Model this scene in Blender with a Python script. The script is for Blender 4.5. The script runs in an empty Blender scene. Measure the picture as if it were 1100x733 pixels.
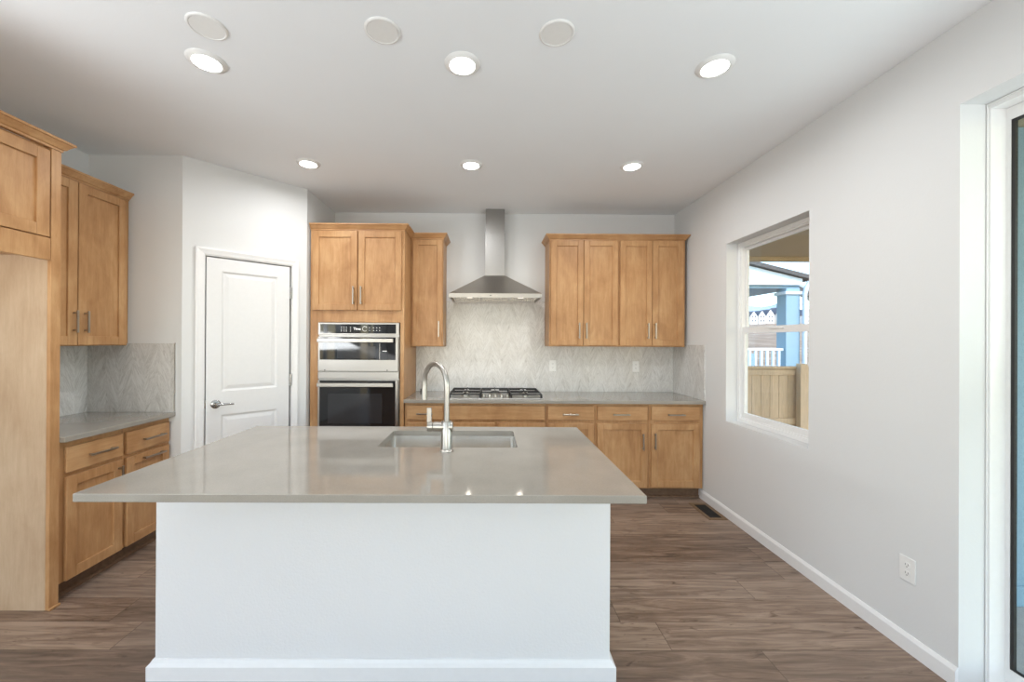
import bpy, bmesh, math, random
from mathutils import Vector, Matrix, Euler

random.seed(7)
PI = math.pi
scene = bpy.context.scene
COL = scene.collection

# ------------------------------------------------------------------ camera
EYE = 1.4566
cam_data = bpy.data.cameras.new('camera')
cam_data.sensor_width = 36.0
cam_data.lens = 425.0 / 1100.0 * 36.0
cam_data.shift_x = 0.0212
cam_data.shift_y = -0.001
cam_data.clip_start = 0.05
cam_data.clip_end = 6000
cam = bpy.data.objects.new('camera', cam_data)
COL.objects.link(cam)
cam.matrix_world = (Matrix.Translation((0, 0, EYE)) @ Matrix.Rotation(-0.0054, 4, 'Z')
                    @ Matrix.Rotation(PI / 2 + 0.0018, 4, 'X') @ Matrix.Rotation(0.0054, 4, 'Z'))
scene.camera = cam

# ------------------------------------------------------------------ light and exposure
EXPOSURE = 0.26
REAR_WATTS = 48.0
SLIDER_WATTS = 60.0
SIDE_FILL_WATTS = 66.0
CAN_WATTS = 5.6
LEFT_WATTS = 20.0
HOOD_WATTS = 0.25
SKY_STRENGTH = 0.50
SUN_STRENGTH = 2.6
scene.view_settings.view_transform = 'Standard'
scene.view_settings.look = 'None'
scene.view_settings.gamma = 1
scene.view_settings.use_curve_mapping = False
scene.view_settings.exposure = EXPOSURE

world = bpy.data.worlds.new('world')
scene.world = world
world.use_nodes = True
wn = world.node_tree
wn.nodes.clear()
w_out = wn.nodes.new('ShaderNodeOutputWorld')
w_bg = wn.nodes.new('ShaderNodeBackground')
w_sky = wn.nodes.new('ShaderNodeTexSky')
w_sky.sky_type = 'NISHITA'
w_sky.sun_disc = False
w_sky.sun_elevation = math.radians(40)
w_sky.sun_rotation = math.radians(150)
w_sky.dust_density = 0.6
w_bg.inputs['Strength'].default_value = SKY_STRENGTH
wn.links.new(w_sky.outputs[0], w_bg.inputs['Color'])
wn.links.new(w_bg.outputs[0], w_out.inputs['Surface'])


def add_light(name, kind, loc, direction, watts, color=(1, 1, 1), size=1.0, size_y=None, parent=None):
    d = bpy.data.lights.new(name, kind)
    d.energy = watts
    d.color = color
    if kind == 'AREA':
        if size_y:
            d.shape = 'RECTANGLE'
            d.size, d.size_y = size, size_y
        else:
            d.shape = 'DISK'
            d.size = size
            d.spread = 3.0
    o = bpy.data.objects.new(name, d)
    COL.objects.link(o)
    o.rotation_euler = Vector(direction).to_track_quat('-Z', 'Y').to_euler()
    o.location = loc
    if parent:
        o.parent = parent
    return o


sun = add_light('sun', 'SUN', (0, 0, 20), (-0.45, 0.75, -0.62), SUN_STRENGTH, (1, .95, .88))
sun.data.angle = math.radians(0.6)
# daylight standing in the rear window opening and in the sliding door, plus an added side fill
add_light('rear_daylight', 'AREA', (-0.5, -4.58, 1.35), (0, 1, .5), REAR_WATTS, (.965, .985, 1), 3.6, 2.3)
add_light('left_daylight', 'AREA', (-3.05, -2.85, 1.22), (1, 0, 2.5), LEFT_WATTS, (.98, .99, 1), 1.6, 2.2)
add_light('side_fill_light', 'AREA', (-3.02, .05, 1.45), (1, .3, 2.4), SIDE_FILL_WATTS, (.93, .97, 1), 1.4, .8)  # added lamp on the left, aimed upward to brighten the ceiling
add_light('door_daylight', 'AREA', (2.40, 0.05, 1.15), (-1, -.30, 1.7), SLIDER_WATTS, (.94, .97, 1), .9, 1.7)

# ------------------------------------------------------------------ node materials
def new_mat(name):
    m = bpy.data.materials.new(name)
    m.use_nodes = True
    nt = m.node_tree
    b = nt.nodes['Principled BSDF']
    return m, nt, b


class N:
    """small node-graph shorthand"""
    def __init__(self, nt):
        self.nt = nt

    def node(self, t, **kw):
        n = self.nt.nodes.new(t)
        for k, v in kw.items():
            setattr(n, k, v)
        return n

    def put(self, sock, v):
        if isinstance(v, bpy.types.NodeSocket):
            self.nt.links.new(v, sock)
        else:
            sock.default_value = v

    def math(self, op, a, b=0.0, c=None):
        n = self.node('ShaderNodeMath', operation=op)
        self.put(n.inputs[0], a)
        self.put(n.inputs[1], b)
        if c is not None:
            self.put(n.inputs[2], c)
        return n.outputs[0]

    def coord(self, which='Object'):
        return self.node('ShaderNodeTexCoord').outputs[which]

    def sep(self, v):
        n = self.node('ShaderNodeSeparateXYZ')
        self.put(n.inputs[0], v)
        return n.outputs

    def comb(self, x=0.0, y=0.0, z=0.0):
        n = self.node('ShaderNodeCombineXYZ')
        for i, v in enumerate((x, y, z)):
            self.put(n.inputs[i], v)
        return n.outputs[0]

    def mapping(self, v, scale=(1, 1, 1), loc=(0, 0, 0)):
        n = self.node('ShaderNodeMapping')
        self.put(n.inputs['Vector'], v)
        n.inputs['Scale'].default_value = scale
        n.inputs['Location'].default_value = loc
        return n.outputs[0]

    def noise(self, v, scale=5.0, detail=3.0, rough=0.5, dist=0.0):
        n = self.node('ShaderNodeTexNoise')
        self.put(n.inputs['Vector'], v)
        n.inputs['Scale'].default_value = scale
        n.inputs['Detail'].default_value = detail
        n.inputs['Roughness'].default_value = rough
        n.inputs['Distortion'].default_value = dist
        return n.outputs[0]

    def white(self, v):
        n = self.node('ShaderNodeTexWhiteNoise')
        n.noise_dimensions = '3D'
        self.put(n.inputs['Vector'], v)
        return n.outputs[0]

    def ramp(self, f, stops):
        n = self.node('ShaderNodeValToRGB')
        self.put(n.inputs[0], f)
        cr = n.color_ramp
        while len(cr.elements) < len(stops):
            cr.elements.new(0.5)
        for e, (p, c) in zip(cr.elements, stops):
            e.position = p
            e.color = (*c, 1) if len(c) == 3 else c
        return n.outputs[0]

    def mix(self, f, a, b, blend='MIX'):
        n = self.node('ShaderNodeMix', data_type='RGBA', blend_type=blend)
        self.put(n.inputs[0], f)
        for s, v in ((n.inputs[6], a), (n.inputs[7], b)):
            self.put(s, v if isinstance(v, bpy.types.NodeSocket) else (*v, 1))
        return n.outputs[2]

    def bump(self, h, strength=0.1, dist=0.01):
        n = self.node('ShaderNodeBump')
        self.put(n.inputs['Height'], h)
        n.inputs['Strength'].default_value = strength
        n.inputs['Distance'].default_value = dist
        return n.outputs[0]


def plain(name, color, rough=0.5, metal=0.0, var=0.03, scale=40.0, bump=0.0, bscale=200.0, spec=0.5):
    m, nt, b = new_mat(name)
    g = N(nt)
    c = g.coord()
    lo = tuple(max(0, x * (1 - var)) for x in color)
    hi = tuple(min(1, x * (1 + var)) for x in color)
    nt.links.new(g.ramp(g.noise(c, scale, 2), [(0.3, lo), (0.7, hi)]), b.inputs['Base Color'])
    b.inputs['Roughness'].default_value = rough
    b.inputs['Metallic'].default_value = metal
    b.inputs['Specular IOR Level'].default_value = spec
    if bump:
        nt.links.new(g.bump(g.noise(c, bscale, 2), bump, 0.004), b.inputs['Normal'])
    return m


def maple(name, horizontal=False, dark=1.0, pale=False):
    m, nt, b = new_mat(name)
    g = N(nt)
    c = g.coord()
    oi = g.node('ShaderNodeObjectInfo').outputs['Random']
    off = g.comb(g.math('MULTIPLY', oi, 37.0), g.math('MULTIPLY', oi, 11.0), g.math('MULTIPLY', oi, 23.0))
    va = g.node('ShaderNodeVectorMath', operation='ADD')
    nt.links.new(c, va.inputs[0])
    nt.links.new(off, va.inputs[1])
    v = va.outputs[0]
    sc = (1.2, 9, 14) if horizontal else (11, 11, 1.2)
    blot = g.noise(g.mapping(v, (3.2, 3.2, 2.0)), 1.6, 3, .55, .6)
    grain = g.noise(g.mapping(v, sc), 4.0, 5, .6, .4)
    fine = g.noise(g.mapping(v, tuple(s * 6 for s in sc)), 5.0, 2, .5)
    f = g.math('ADD', g.math('MULTIPLY', grain, .38), g.math('ADD', g.math('MULTIPLY', blot, .55), g.math('MULTIPLY', fine, .12)))
    a = [(.385, .195, .080), (.485, .266, .118), (.57, .34, .165)]
    if pale:
        a = [(.46, .32, .205), (.53, .385, .255), (.59, .445, .31)]
    a = [tuple(x * dark for x in q) for q in a]
    col = g.ramp(f, [(.38, a[0]), (.53, a[1]), (.67, a[2])])
    nt.links.new(col, b.inputs['Base Color'])
    b.inputs['Roughness'].default_value = .38
    b.inputs['Specular IOR Level'].default_value = .35
    nt.links.new(g.bump(fine, .04, .002), b.inputs['Normal'])
    return m


def wall_paint(name, color, rough=.75, bump=.12):
    m, nt, b = new_mat(name)
    g = N(nt)
    c = g.coord()
    n1 = g.noise(c, 90, 3, .6)
    col = g.ramp(g.noise(c, 3, 2), [(.2, tuple(x * .985 for x in color)), (.8, color)])
    nt.links.new(col, b.inputs['Base Color'])
    b.inputs['Roughness'].default_value = rough
    b.inputs['Specular IOR Level'].default_value = .25
    nt.links.new(g.bump(n1, bump, .004), b.inputs['Normal'])
    return m


def floor_mat():
    m, nt, b = new_mat('plank_floor')
    g = N(nt)
    x, y, z = g.sep(g.coord())
    W, L = .187, 1.32
    r = g.math('DIVIDE', g.math('ADD', y, .007), W)
    row = g.math('FLOOR', r)
    fr = g.math('SUBTRACT', r, row)
    sh = g.math('MULTIPLY', g.white(g.comb(row, 3.3, 1.7)), L)
    q = g.math('DIVIDE', g.math('ADD', x, sh), L)
    cl = g.math('FLOOR', q)
    fc = g.math('SUBTRACT', q, cl)
    tone = g.white(g.comb(row, cl, 5.0))
    tone2 = g.white(g.comb(cl, row, 9.0))
    o = g.math('MULTIPLY', tone, 60.0)
    v = g.comb(g.math('ADD', x, o), y, tone)
    grain = g.noise(g.mapping(v, (.9, 9, 1)), 2.6, 8, .62, 1.1)
    streak = g.noise(g.mapping(v, (2.2, 60, 1)), 3.0, 3, .6, .2)
    knot = g.noise(g.mapping(v, (2.6, 9, 1)), 1.9, 3, .55, 1.8)
    f = g.math('ADD', g.math('MULTIPLY', grain, .82), g.math('MULTIPLY', streak, .14))
    f = g.math('ADD', f, g.math('MULTIPLY', g.math('SUBTRACT', tone, .5), .17))
    col = g.ramp(f, [(.28, (.092, .056, .036)), (.46, (.220, .147, .103)), (.64, (.37, .268, .198))])
    kn = g.ramp(knot, [(.62, (1, 1, 1)), (.74, (.5, .44, .4))])
    col = g.mix(1.0, col, kn, 'MULTIPLY')
    col = g.mix(g.math('MULTIPLY', tone2, .30), col, (.19, .162, .142))
    e1 = g.math('LESS_THAN', g.math('MINIMUM', fr, g.math('SUBTRACT', 1.0, fr)), .008)
    e2 = g.math('LESS_THAN', g.math('MINIMUM', fc, g.math('SUBTRACT', 1.0, fc)), .0013)
    edge = g.math('MAXIMUM', e1, e2)
    col = g.mix(g.math('MULTIPLY', edge, .62), col, (.05, .034, .024))
    nt.links.new(col, b.inputs['Base Color'])
    b.inputs['Roughness'].default_value = .42
    b.inputs['Specular IOR Level'].default_value = .4
    h = g.math('SUBTRACT', g.math('MULTIPLY', streak, .3), edge)
    nt.links.new(g.bump(h, .12, .002), b.inputs['Normal'])
    return m


def marble(name, along):
    """chevron-laid marble strips; along = 'x' or 'y' (the wall's run)"""
    m, nt, b = new_mat(name)
    g = N(nt)
    c = g.coord()
    x, y, z = g.sep(c)
    u = x if along == 'x' else y
    W, T, S = .19, .085, 2.5
    cu = g.math('DIVIDE', u, W)
    cell = g.math('FLOOR', cu)
    fu = g.math('SUBTRACT', cu, cell)
    tri = g.math('MULTIPLY', g.math('ABSOLUTE', g.math('SUBTRACT', fu, .5)), W * S)
    half = g.math('GREATER_THAN', fu, .5)
    col_id = g.math('ADD', g.math('MULTIPLY', cell, 2.0), half)
    vz = g.math('DIVIDE', g.math('SUBTRACT', z, tri), T)
    rid = g.math('FLOOR', vz)
    fv = g.math('SUBTRACT', vz, rid)
    tone = g.white(g.comb(col_id, rid, 2.0))
    sgn = g.math('SUBTRACT', g.math('MULTIPLY', half, 2.0), 1.0)
    off = g.math('MULTIPLY', tone, 19.0)
    # coordinates along / across the slanted strip
    al = g.math('ADD', z, g.math('MULTIPLY', g.math('MULTIPLY', u, sgn), .4))
    ac = g.math('SUBTRACT', g.math('MULTIPLY', u, 2.6), g.math('MULTIPLY', g.math('MULTIPLY', z, sgn), 1.05))
    v = g.comb(g.math('ADD', g.math('MULTIPLY', al, .9), off), g.math('MULTIPLY', ac, 2.2), tone)
    n1 = g.noise(v, 7.0, 6, .62, 1.2)
    vein = g.math('ABSOLUTE', g.math('SUBTRACT', n1, .5))
    cloud = g.noise(c, 2.6, 3, .5, .5)
    base = g.ramp(g.math('ADD', g.math('MULTIPLY', tone, .28), g.math('MULTIPLY', cloud, .72)),
                  [(.20, (.60, .585, .56)), (.48, (.69, .68, .655)), (.80, (.745, .735, .715))])
    vc = g.ramp(vein, [(0.0, (.60, .585, .57)), (.035, (.86, .85, .84)), (.10, (1, 1, 1))])
    fleck = g.noise(g.comb(g.math('MULTIPLY', al, 1.4), g.math('MULTIPLY', ac, 2.4), off), 6.0, 3, .55, .8)
    fc = g.ramp(fleck, [(.60, (1, 1, 1)), (.70, (.66, .64, .62))])
    col = g.mix(.55, base, vc, 'MULTIPLY')
    col = g.mix(.6, col, fc, 'MULTIPLY')
    gr = g.math('LESS_THAN', g.math('MINIMUM', fv, g.math('SUBTRACT', 1.0, fv)), .045)
    eu = g.math('MINIMUM', g.math('MINIMUM', fu, g.math('SUBTRACT', 1.0, fu)), g.math('ABSOLUTE', g.math('SUBTRACT', fu, .5)))
    ge = g.math('LESS_THAN', eu, .008)
    edge = g.math('MAXIMUM', gr, ge)
    col = g.mix(g.math('MULTIPLY', edge, .22), col, (.62, .61, .58))
    nt.links.new(col, b.inputs['Base Color'])
    b.inputs['Roughness'].default_value = .22
    nt.links.new(g.bump(g.math('SUBTRACT', 1.0, edge), .06, .001), b.inputs['Normal'])
    return m


def quartz(name, color):
    m, nt, b = new_mat(name)
    g = N(nt)
    c = g.coord()
    n1 = g.noise(c, 260, 2, .5)
    n2 = g.noise(c, 5, 3, .5)
    f = g.math('ADD', g.math('MULTIPLY', n1, .5), g.math('MULTIPLY', n2, .5))
    nt.links.new(g.ramp(f, [(.35, tuple(x * .90 for x in color)), (.65, tuple(x * 1.06 for x in color))]), b.inputs['Base Color'])
    b.inputs['Roughness'].default_value = .075
    b.inputs['Specular IOR Level'].default_value = .6
    return m


def steel(name, color=(.62, .60, .57), rough=.28, stretch=(2, 2, 160)):
    m, nt, b = new_mat(name)
    g = N(nt)
    c = g.coord()
    n1 = g.noise(g.mapping(c, stretch), 6.0, 3, .6)
    nt.links.new(g.ramp(n1, [(.3, tuple(x * .94 for x in color)), (.7, tuple(min(1, x * 1.05) for x in color))]), b.inputs['Base Color'])
    b.inputs['Metallic'].default_value = 1.0
    b.inputs['Roughness'].default_value = rough
    nt.links.new(g.bump(n1, .03, .001), b.inputs['Normal'])
    return m


def glass_mat(name, tint=(.97, .985, .98), gloss=.08):
    m = bpy.data.materials.new(name)
    m.use_nodes = True
    nt = m.node_tree
    nt.nodes.clear()
    g = N(nt)
    out = g.node('ShaderNodeOutputMaterial')
    tr = g.node('ShaderNodeBsdfTransparent')
    gl = g.node('ShaderNodeBsdfGlossy')
    mx = g.node('ShaderNodeMixShader')
    lw = g.node('ShaderNodeLayerWeight')
    fac = g.math('ADD', g.math('MULTIPLY', g.math('POWER', lw.outputs['Facing'], 5.0), .6), .03)
    tr.inputs['Color'].default_value = (*tint, 1)
    gl.inputs['Roughness'].default_value = 0.0
    nt.links.new(fac, mx.inputs[0])
    nt.links.new(tr.outputs[0], mx.inputs[1])
    nt.links.new(gl.outputs[0], mx.inputs[2])
    nt.links.new(mx.outputs[0], out.inputs['Surface'])
    return m


def glow(name, color, strength):
    m, nt, b = new_mat(name)
    b.inputs['Base Color'].default_value = (.9, .9, .88, 1)
    b.inputs['Emission Color'].default_value = (*color, 1)
    b.inputs['Emission Strength'].default_value = strength
    return m


def boards(name, color, width, axis='x', var=.16):
    m, nt, b = new_mat(name)
    g = N(nt)
    c = g.coord()
    s = g.sep(c)
    u = s[0] if axis == 'x' else (s[1] if axis == 'y' else s[2])
    idx = g.math('FLOOR', g.math('DIVIDE', u, width))
    t = g.white(g.comb(idx, 1.0, 4.0))
    gr = g.noise(g.mapping(c, (14, 14, 1.6)), 3.0, 5, .6, .8)
    f = g.math('ADD', g.math('MULTIPLY', gr, .7), g.math('MULTIPLY', t, .3))
    nt.links.new(g.ramp(f, [(.3, tuple(x * (1 - var) for x in color)), (.7, tuple(x * (1 + var) for x in color))]), b.inputs['Base Color'])
    b.inputs['Roughness'].default_value = .8
    return m


M = {}
M['wall'] = wall_paint('wall_paint', (.725, .732, .727))
M['ceiling'] = wall_paint('ceiling_paint', (.875, .90, .915), .85, .10)
M['trim'] = plain('trim_paint', (.82, .82, .815), .40, 0, .01)
M['door_paint'] = plain('door_paint', (.76, .76, .757), .38, 0, .01)
M['island_wall'] = wall_paint('island_paint', (.765, .765, .765), .7, .35)
M['maple'] = maple('maple')
M['maple_h'] = maple('maple_across', True)
M['maple_panel'] = maple('maple_veneer', False, 1.0, True)
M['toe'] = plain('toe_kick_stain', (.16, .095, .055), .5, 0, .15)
M['floor'] = floor_mat()
M['marble_x'] = marble('marble_chevron_back', 'x')
M['marble_y'] = marble('marble_chevron_side', 'y')
M['quartz'] = quartz('quartz_top', (.32, .295, .255))
M['steel'] = steel('brushed_steel', (.37, .355, .335), .33)
M['steel_sink'] = steel('sink_steel', (.78, .76, .72), .26, (120, 2, 2))
M['steel_tray'] = steel('cooktop_steel', (.62, .60, .57), .3)
M['steel_chimney'] = steel('chimney_steel', (.31, .305, .295), .36)
M['steel_dark'] = steel('canopy_steel', (.58, .54, .49), .32, (160, 2, 2))
M['nickel'] = steel('brushed_nickel', (.44, .42, .385), .33, (30, 30, 30))
M['bronze'] = steel('satin_nickel', (.40, .36, .31), .30, (30, 30, 30))
M['black_glass'] = plain('black_glass', (.012, .012, .013), .04, 0, .02)
M['black'] = plain('cast_iron', (.02, .019, .018), .55, 0, .1)
M['dark'] = plain('dark_gap', (.015, .014, .013), .6)
M['oven_window_glass'] = plain('oven_window_mesh', (.03, .03, .032), .06, 0, .02)  # plain dark glass, slightly lighter than the black glass
M['plastic'] = plain('white_plastic', (.82, .82, .80), .35, 0, .01)
M['slot'] = plain('outlet_slot', (.10, .10, .10), .5)
M['vinyl'] = plain('window_vinyl', (.82, .82, .81), .35, 0, .01)
M['glass'] = glass_mat('clear_glass')
M['tint_glass'] = glass_mat('door_glass', (.84, .90, .90))
M['lens'] = glow('lamp_lens', (1, .985, .95), 9.0)
M['hood_lens'] = glow('hood_lamp_lens', (1, .93, .80), 1.5)
M['display'] = glow('display_text', (1, 1, 1), .55)
M['icon'] = glow('display_icon', (.9, .92, .95), .16)
M['register'] = plain('floor_register_brown', (.20, .125, .065), .45, .2, .1)
M['edge_trim'] = steel('tile_edge_metal', (.70, .69, .67), .3, (20, 20, 20))
M['chrome'] = steel('lever_chrome', (.42, .42, .42), .18, (20, 20, 20))
M['fence'] = boards('fence_pine', (.56, .43, .29), .14, 'x')
M['soffit'] = boards('soffit_tan', (.50, .42, .28), .30, 'x', .05)
M['blue'] = plain('blue_paint', (.22, .36, .46), .6, 0, .03)
M['blue_light'] = plain('pale_blue_paint', (.62, .74, .82), .6, 0, .02)
M['shingle'] = plain('roof_shingle', (.085, .088, .09), .85, 0, .3, 60)
M['concrete'] = plain('concrete', (.45, .44, .42), .85, 0, .08, 12)
M['house_white'] = plain('house_white', (.80, .79, .76), .7)
M['house_roof'] = plain('house_roof', (.16, .17, .19), .8)
M['house_glass'] = plain('house_window', (.08, .10, .13), .3)
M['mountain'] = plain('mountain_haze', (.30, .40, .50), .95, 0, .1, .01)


def earth():
    m, nt, b = new_mat('bare_earth')
    g = N(nt)
    c = g.coord()
    n1 = g.noise(g.mapping(c, (.12, .35, 1)), 2.2, 8, .7)
    nt.links.new(g.ramp(n1, [(.3, (.13, .085, .05)), (.48, (.30, .205, .125)), (.6, (.44, .34, .24)), (.75, (.66, .60, .52))]), b.inputs['Base Color'])
    b.inputs['Roughness'].default_value = .95
    return m


M['earth'] = earth()


# ------------------------------------------------------------------ mesh helpers
class MB:
    def __init__(self):
        self.bm = bmesh.new()

    def box(self, x0, x1, y0, y1, z0, z1, bev=0.0, seg=1):
        t = bmesh.new()
        x0, x1 = min(x0, x1), max(x0, x1)
        y0, y1 = min(y0, y1), max(y0, y1)
        z0, z1 = min(z0, z1), max(z0, z1)
        v = [t.verts.new(p) for p in ((x0, y0, z0), (x1, y0, z0), (x1, y1, z0), (x0, y1, z0),
                                      (x0, y0, z1), (x1, y0, z1), (x1, y1, z1), (x0, y1, z1))]
        for f in ((0, 3, 2, 1), (4, 5, 6, 7), (0, 1, 5, 4), (1, 2, 6, 5), (2, 3, 7, 6), (3, 0, 4, 7)):
            t.faces.new([v[i] for i in f])
        if bev:
            bmesh.ops.bevel(t, geom=t.edges[:] + t.verts[:], offset=bev, segments=seg, affect='EDGES', profile=.5)
        self.merge(t)
        return self

    def merge(self, t, mat=None):
        if mat is not None:
            bmesh.ops.transform(t, matrix=mat, verts=t.verts)
        me = bpy.data.meshes.new('tmp')
        t.to_mesh(me)
        t.free()
        self.bm.from_mesh(me)
        bpy.data.meshes.remove(me)

    def cyl(self, p0, p1, r0, r1=None, n=24, bev=0.0):
        r1 = r0 if r1 is None else r1
        p0, p1 = Vector(p0), Vector(p1)
        d = p1 - p0
        L = d.length
        if bev:
            prof = [(0, 0), (r0 - bev, 0), (r0, bev), (r1, L - bev), (r1 - bev, L), (0, L)]
        else:
            prof = [(0, 0), (r0, 0), (r1, L), (0, L)]
        self.lathe(prof, Matrix.Translation(p0) @ d.to_track_quat('Z', 'Y').to_matrix().to_4x4(), n)
        return self

    def lathe(self, prof, mat=None, n=32):
        t = bmesh.new()
        rings = []
        for r, z in prof:
            if r < 1e-6:
                rings.append([t.verts.new((0, 0, z))])
            else:
                rings.append([t.verts.new((r * math.cos(2 * PI * i / n), r * math.sin(2 * PI * i / n), z)) for i in range(n)])
        for a, b in zip(rings, rings[1:]):
            for i in range(n):
                j = (i + 1) % n
                if len(a) == 1 and len(b) == 1:
                    continue
                if len(a) == 1:
                    t.faces.new((a[0], b[j], b[i]))
                elif len(b) == 1:
                    t.faces.new((a[i], a[j], b[0]))
                else:
                    t.faces.new((a[i], a[j], b[j], b[i]))
        bmesh.ops.recalc_face_normals(t, faces=t.faces)
        for f in t.faces:
            f.smooth = True
        self.merge(t, mat)
        return self

    def tube(self, pts, r, n=16):
        pts = [Vector(p) for p in pts]
        t = bmesh.new()
        rings = []
        up = None
        for i, p in enumerate(pts):
            d = (pts[min(i + 1, len(pts) - 1)] - pts[max(i - 1, 0)]).normalized()
            if up is None:
                a = Vector((0, 0, 1)) if abs(d.z) < .9 else Vector((1, 0, 0))
                up = (a - d * a.dot(d)).normalized()
            else:
                up = (up - d * up.dot(d)).normalized()
            s = d.cross(up)
            rr = r[i] if isinstance(r, (list, tuple)) else r
            rings.append([t.verts.new(p + (up * math.cos(2 * PI * k / n) + s * math.sin(2 * PI * k / n)) * rr) for k in range(n)])
        for a, b in zip(rings, rings[1:]):
            for i in range(n):
                j = (i + 1) % n
                f = t.faces.new((a[i], a[j], b[j], b[i]))
                f.smooth = True
        t.faces.new(rings[0])
        t.faces.new(rings[-1])
        bmesh.ops.recalc_face_normals(t, faces=t.faces)
        self.merge(t)
        return self

    def prism(self, poly, z0, z1, plane='xy', bev=0.0):
        """extrude a polygon; plane gives which axes the polygon lies in"""
        t = bmesh.new()

        def P(a, b, c):
            return {'xy': (a, b, c), 'xz': (a, c, b), 'yz': (c, a, b)}[plane]
        lo = [t.verts.new(P(a, b, z0)) for a, b in poly]
        hi = [t.verts.new(P(a, b, z1)) for a, b in poly]
        t.faces.new(lo)
        t.faces.new(hi)
        n = len(poly)
        for i in range(n):
            t.faces.new((lo[i], lo[(i + 1) % n], hi[(i + 1) % n], hi[i]))
        bmesh.ops.recalc_face_normals(t, faces=t.faces)
        if bev:
            bmesh.ops.bevel(t, geom=t.edges[:] + t.verts[:], offset=bev, segments=1, affect='EDGES', profile=.5)
        self.merge(t)
        return self

    def holed(self, outer, holes, c0, c1, plane='xy'):
        """flat plate with holes, from c0 to c1 along the third axis"""
        t = bmesh.new()

        def P(a, b, c):
            return {'xy': (a, b, c), 'xz': (a, c, b), 'yz': (c, a, b)}[plane]
        edges = []
        for loop in [outer] + holes:
            vs = [t.verts.new(P(a, b, c0)) for a, b in loop]
            for i in range(len(vs)):
                edges.append(t.edges.new((vs[i], vs[(i + 1) % len(vs)])))
        bmesh.ops.triangle_fill(t, use_beauty=True, use_dissolve=False, edges=edges)
        r = bmesh.ops.extrude_face_region(t, geom=t.faces[:])
        vs = [e for e in r['geom'] if isinstance(e, bmesh.types.BMVert)]
        d = Vector(P(0, 0, c1)) - Vector(P(0, 0, c0))
        bmesh.ops.translate(t, vec=d, verts=vs)
        bmesh.ops.recalc_face_normals(t, faces=t.faces)
        self.merge(t)
        return self

    def sweep(self, path, prof):
        """sweep a closed (out, z) profile along a plan polyline, mitred; out is to the right of travel"""
        t = bmesh.new()
        pts = [Vector(p) for p in path]
        nrm = []
        for a, b in zip(pts, pts[1:]):
            d = (b - a).normalized()
            nrm.append(Vector((d.y, -d.x)))
        rings = []
        for i, p in enumerate(pts):
            if i == 0:
                m = nrm[0]
            elif i == len(pts) - 1:
                m = nrm[-1]
            else:
                s = nrm[i - 1] + nrm[i]
                m = s / s.dot(nrm[i])
            rings.append([t.verts.new((p.x + m.x * o, p.y + m.y * o, z)) for o, z in prof])
        k = len(prof)
        for a, b in zip(rings, rings[1:]):
            for i in range(k):
                t.faces.new((a[i], a[(i + 1) % k], b[(i + 1) % k], b[i]))
        t.faces.new(rings[0])
        t.faces.new(rings[-1])
        bmesh.ops.recalc_face_normals(t, faces=t.faces)
        self.merge(t)
        return self

    def build(self, name, mat, parent=None, mat2=None):
        me = bpy.data.meshes.new(name)
        self.bm.to_mesh(me)
        self.bm.free()
        o = bpy.data.objects.new(name, me)
        COL.objects.link(o)
        me.materials.append(mat)
        if any(p.use_smooth for p in me.polygons):
            me.set_sharp_from_angle(angle=math.radians(35))
        if parent is not None:
            o.parent = parent
        return o


def rect(a0, a1, b0, b1):
    return [(a0, b0), (a1, b0), (a1, b1), (a0, b1)]


def round_rect(a0, a1, b0, b1, r, n=6):
    pts = []
    for cx, cy, s in ((a1 - r, b1 - r, 0), (a0 + r, b1 - r, PI / 2), (a0 + r, b0 + r, PI), (a1 - r, b0 + r, 1.5 * PI)):
        for i in range(n + 1):
            a = s + PI / 2 * i / n
            pts.append((cx + r * math.cos(a), cy + r * math.sin(a)))
    return pts


def tag(o, label, cat, group=None, kind=None):
    o['label'] = label
    o['category'] = cat
    if group:
        o['group'] = group
    if kind:
        o['kind'] = kind
    return o


def struct(o, label, cat):
    return tag(o, label, cat, None, 'structure')


def thing(name, loc, label, cat, group=None, rz=0.0, kind=None):
    o = bpy.data.objects.new(name, None)
    o.empty_display_size = .1
    COL.objects.link(o)
    o.location = loc
    o.rotation_euler = (0, 0, rz)
    return tag(o, label, cat, group, kind)


def recenter(o):
    me = o.data
    co = [v.co.copy() for v in me.vertices]
    c = Vector(((min(v.x for v in co) + max(v.x for v in co)) / 2, (min(v.y for v in co) + max(v.y for v in co)) / 2, min(v.z for v in co)))
    me.transform(Matrix.Translation(-c))
    o.location = c
    return o


def copy_tree(o, parent=None):
    c = o.copy()
    COL.objects.link(c)
    if parent is not None:
        c.parent = parent
    for ch in list(o.children):
        copy_tree(ch, c)
    return c


# ================================================================== the setting
CEIL = 2.8186
XR = 1.994            # right wall face
YB = 4.2395           # back wall face
XL = -2.966           # left wall face
YN = 2.945            # face of the short wall at the end of the left counter
XT = -1.642           # wall beside the oven tower
YT = 3.582            # where that wall meets the diagonal
XN = -2.272           # outer corner of the diagonal
REAR = -4.5

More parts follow.
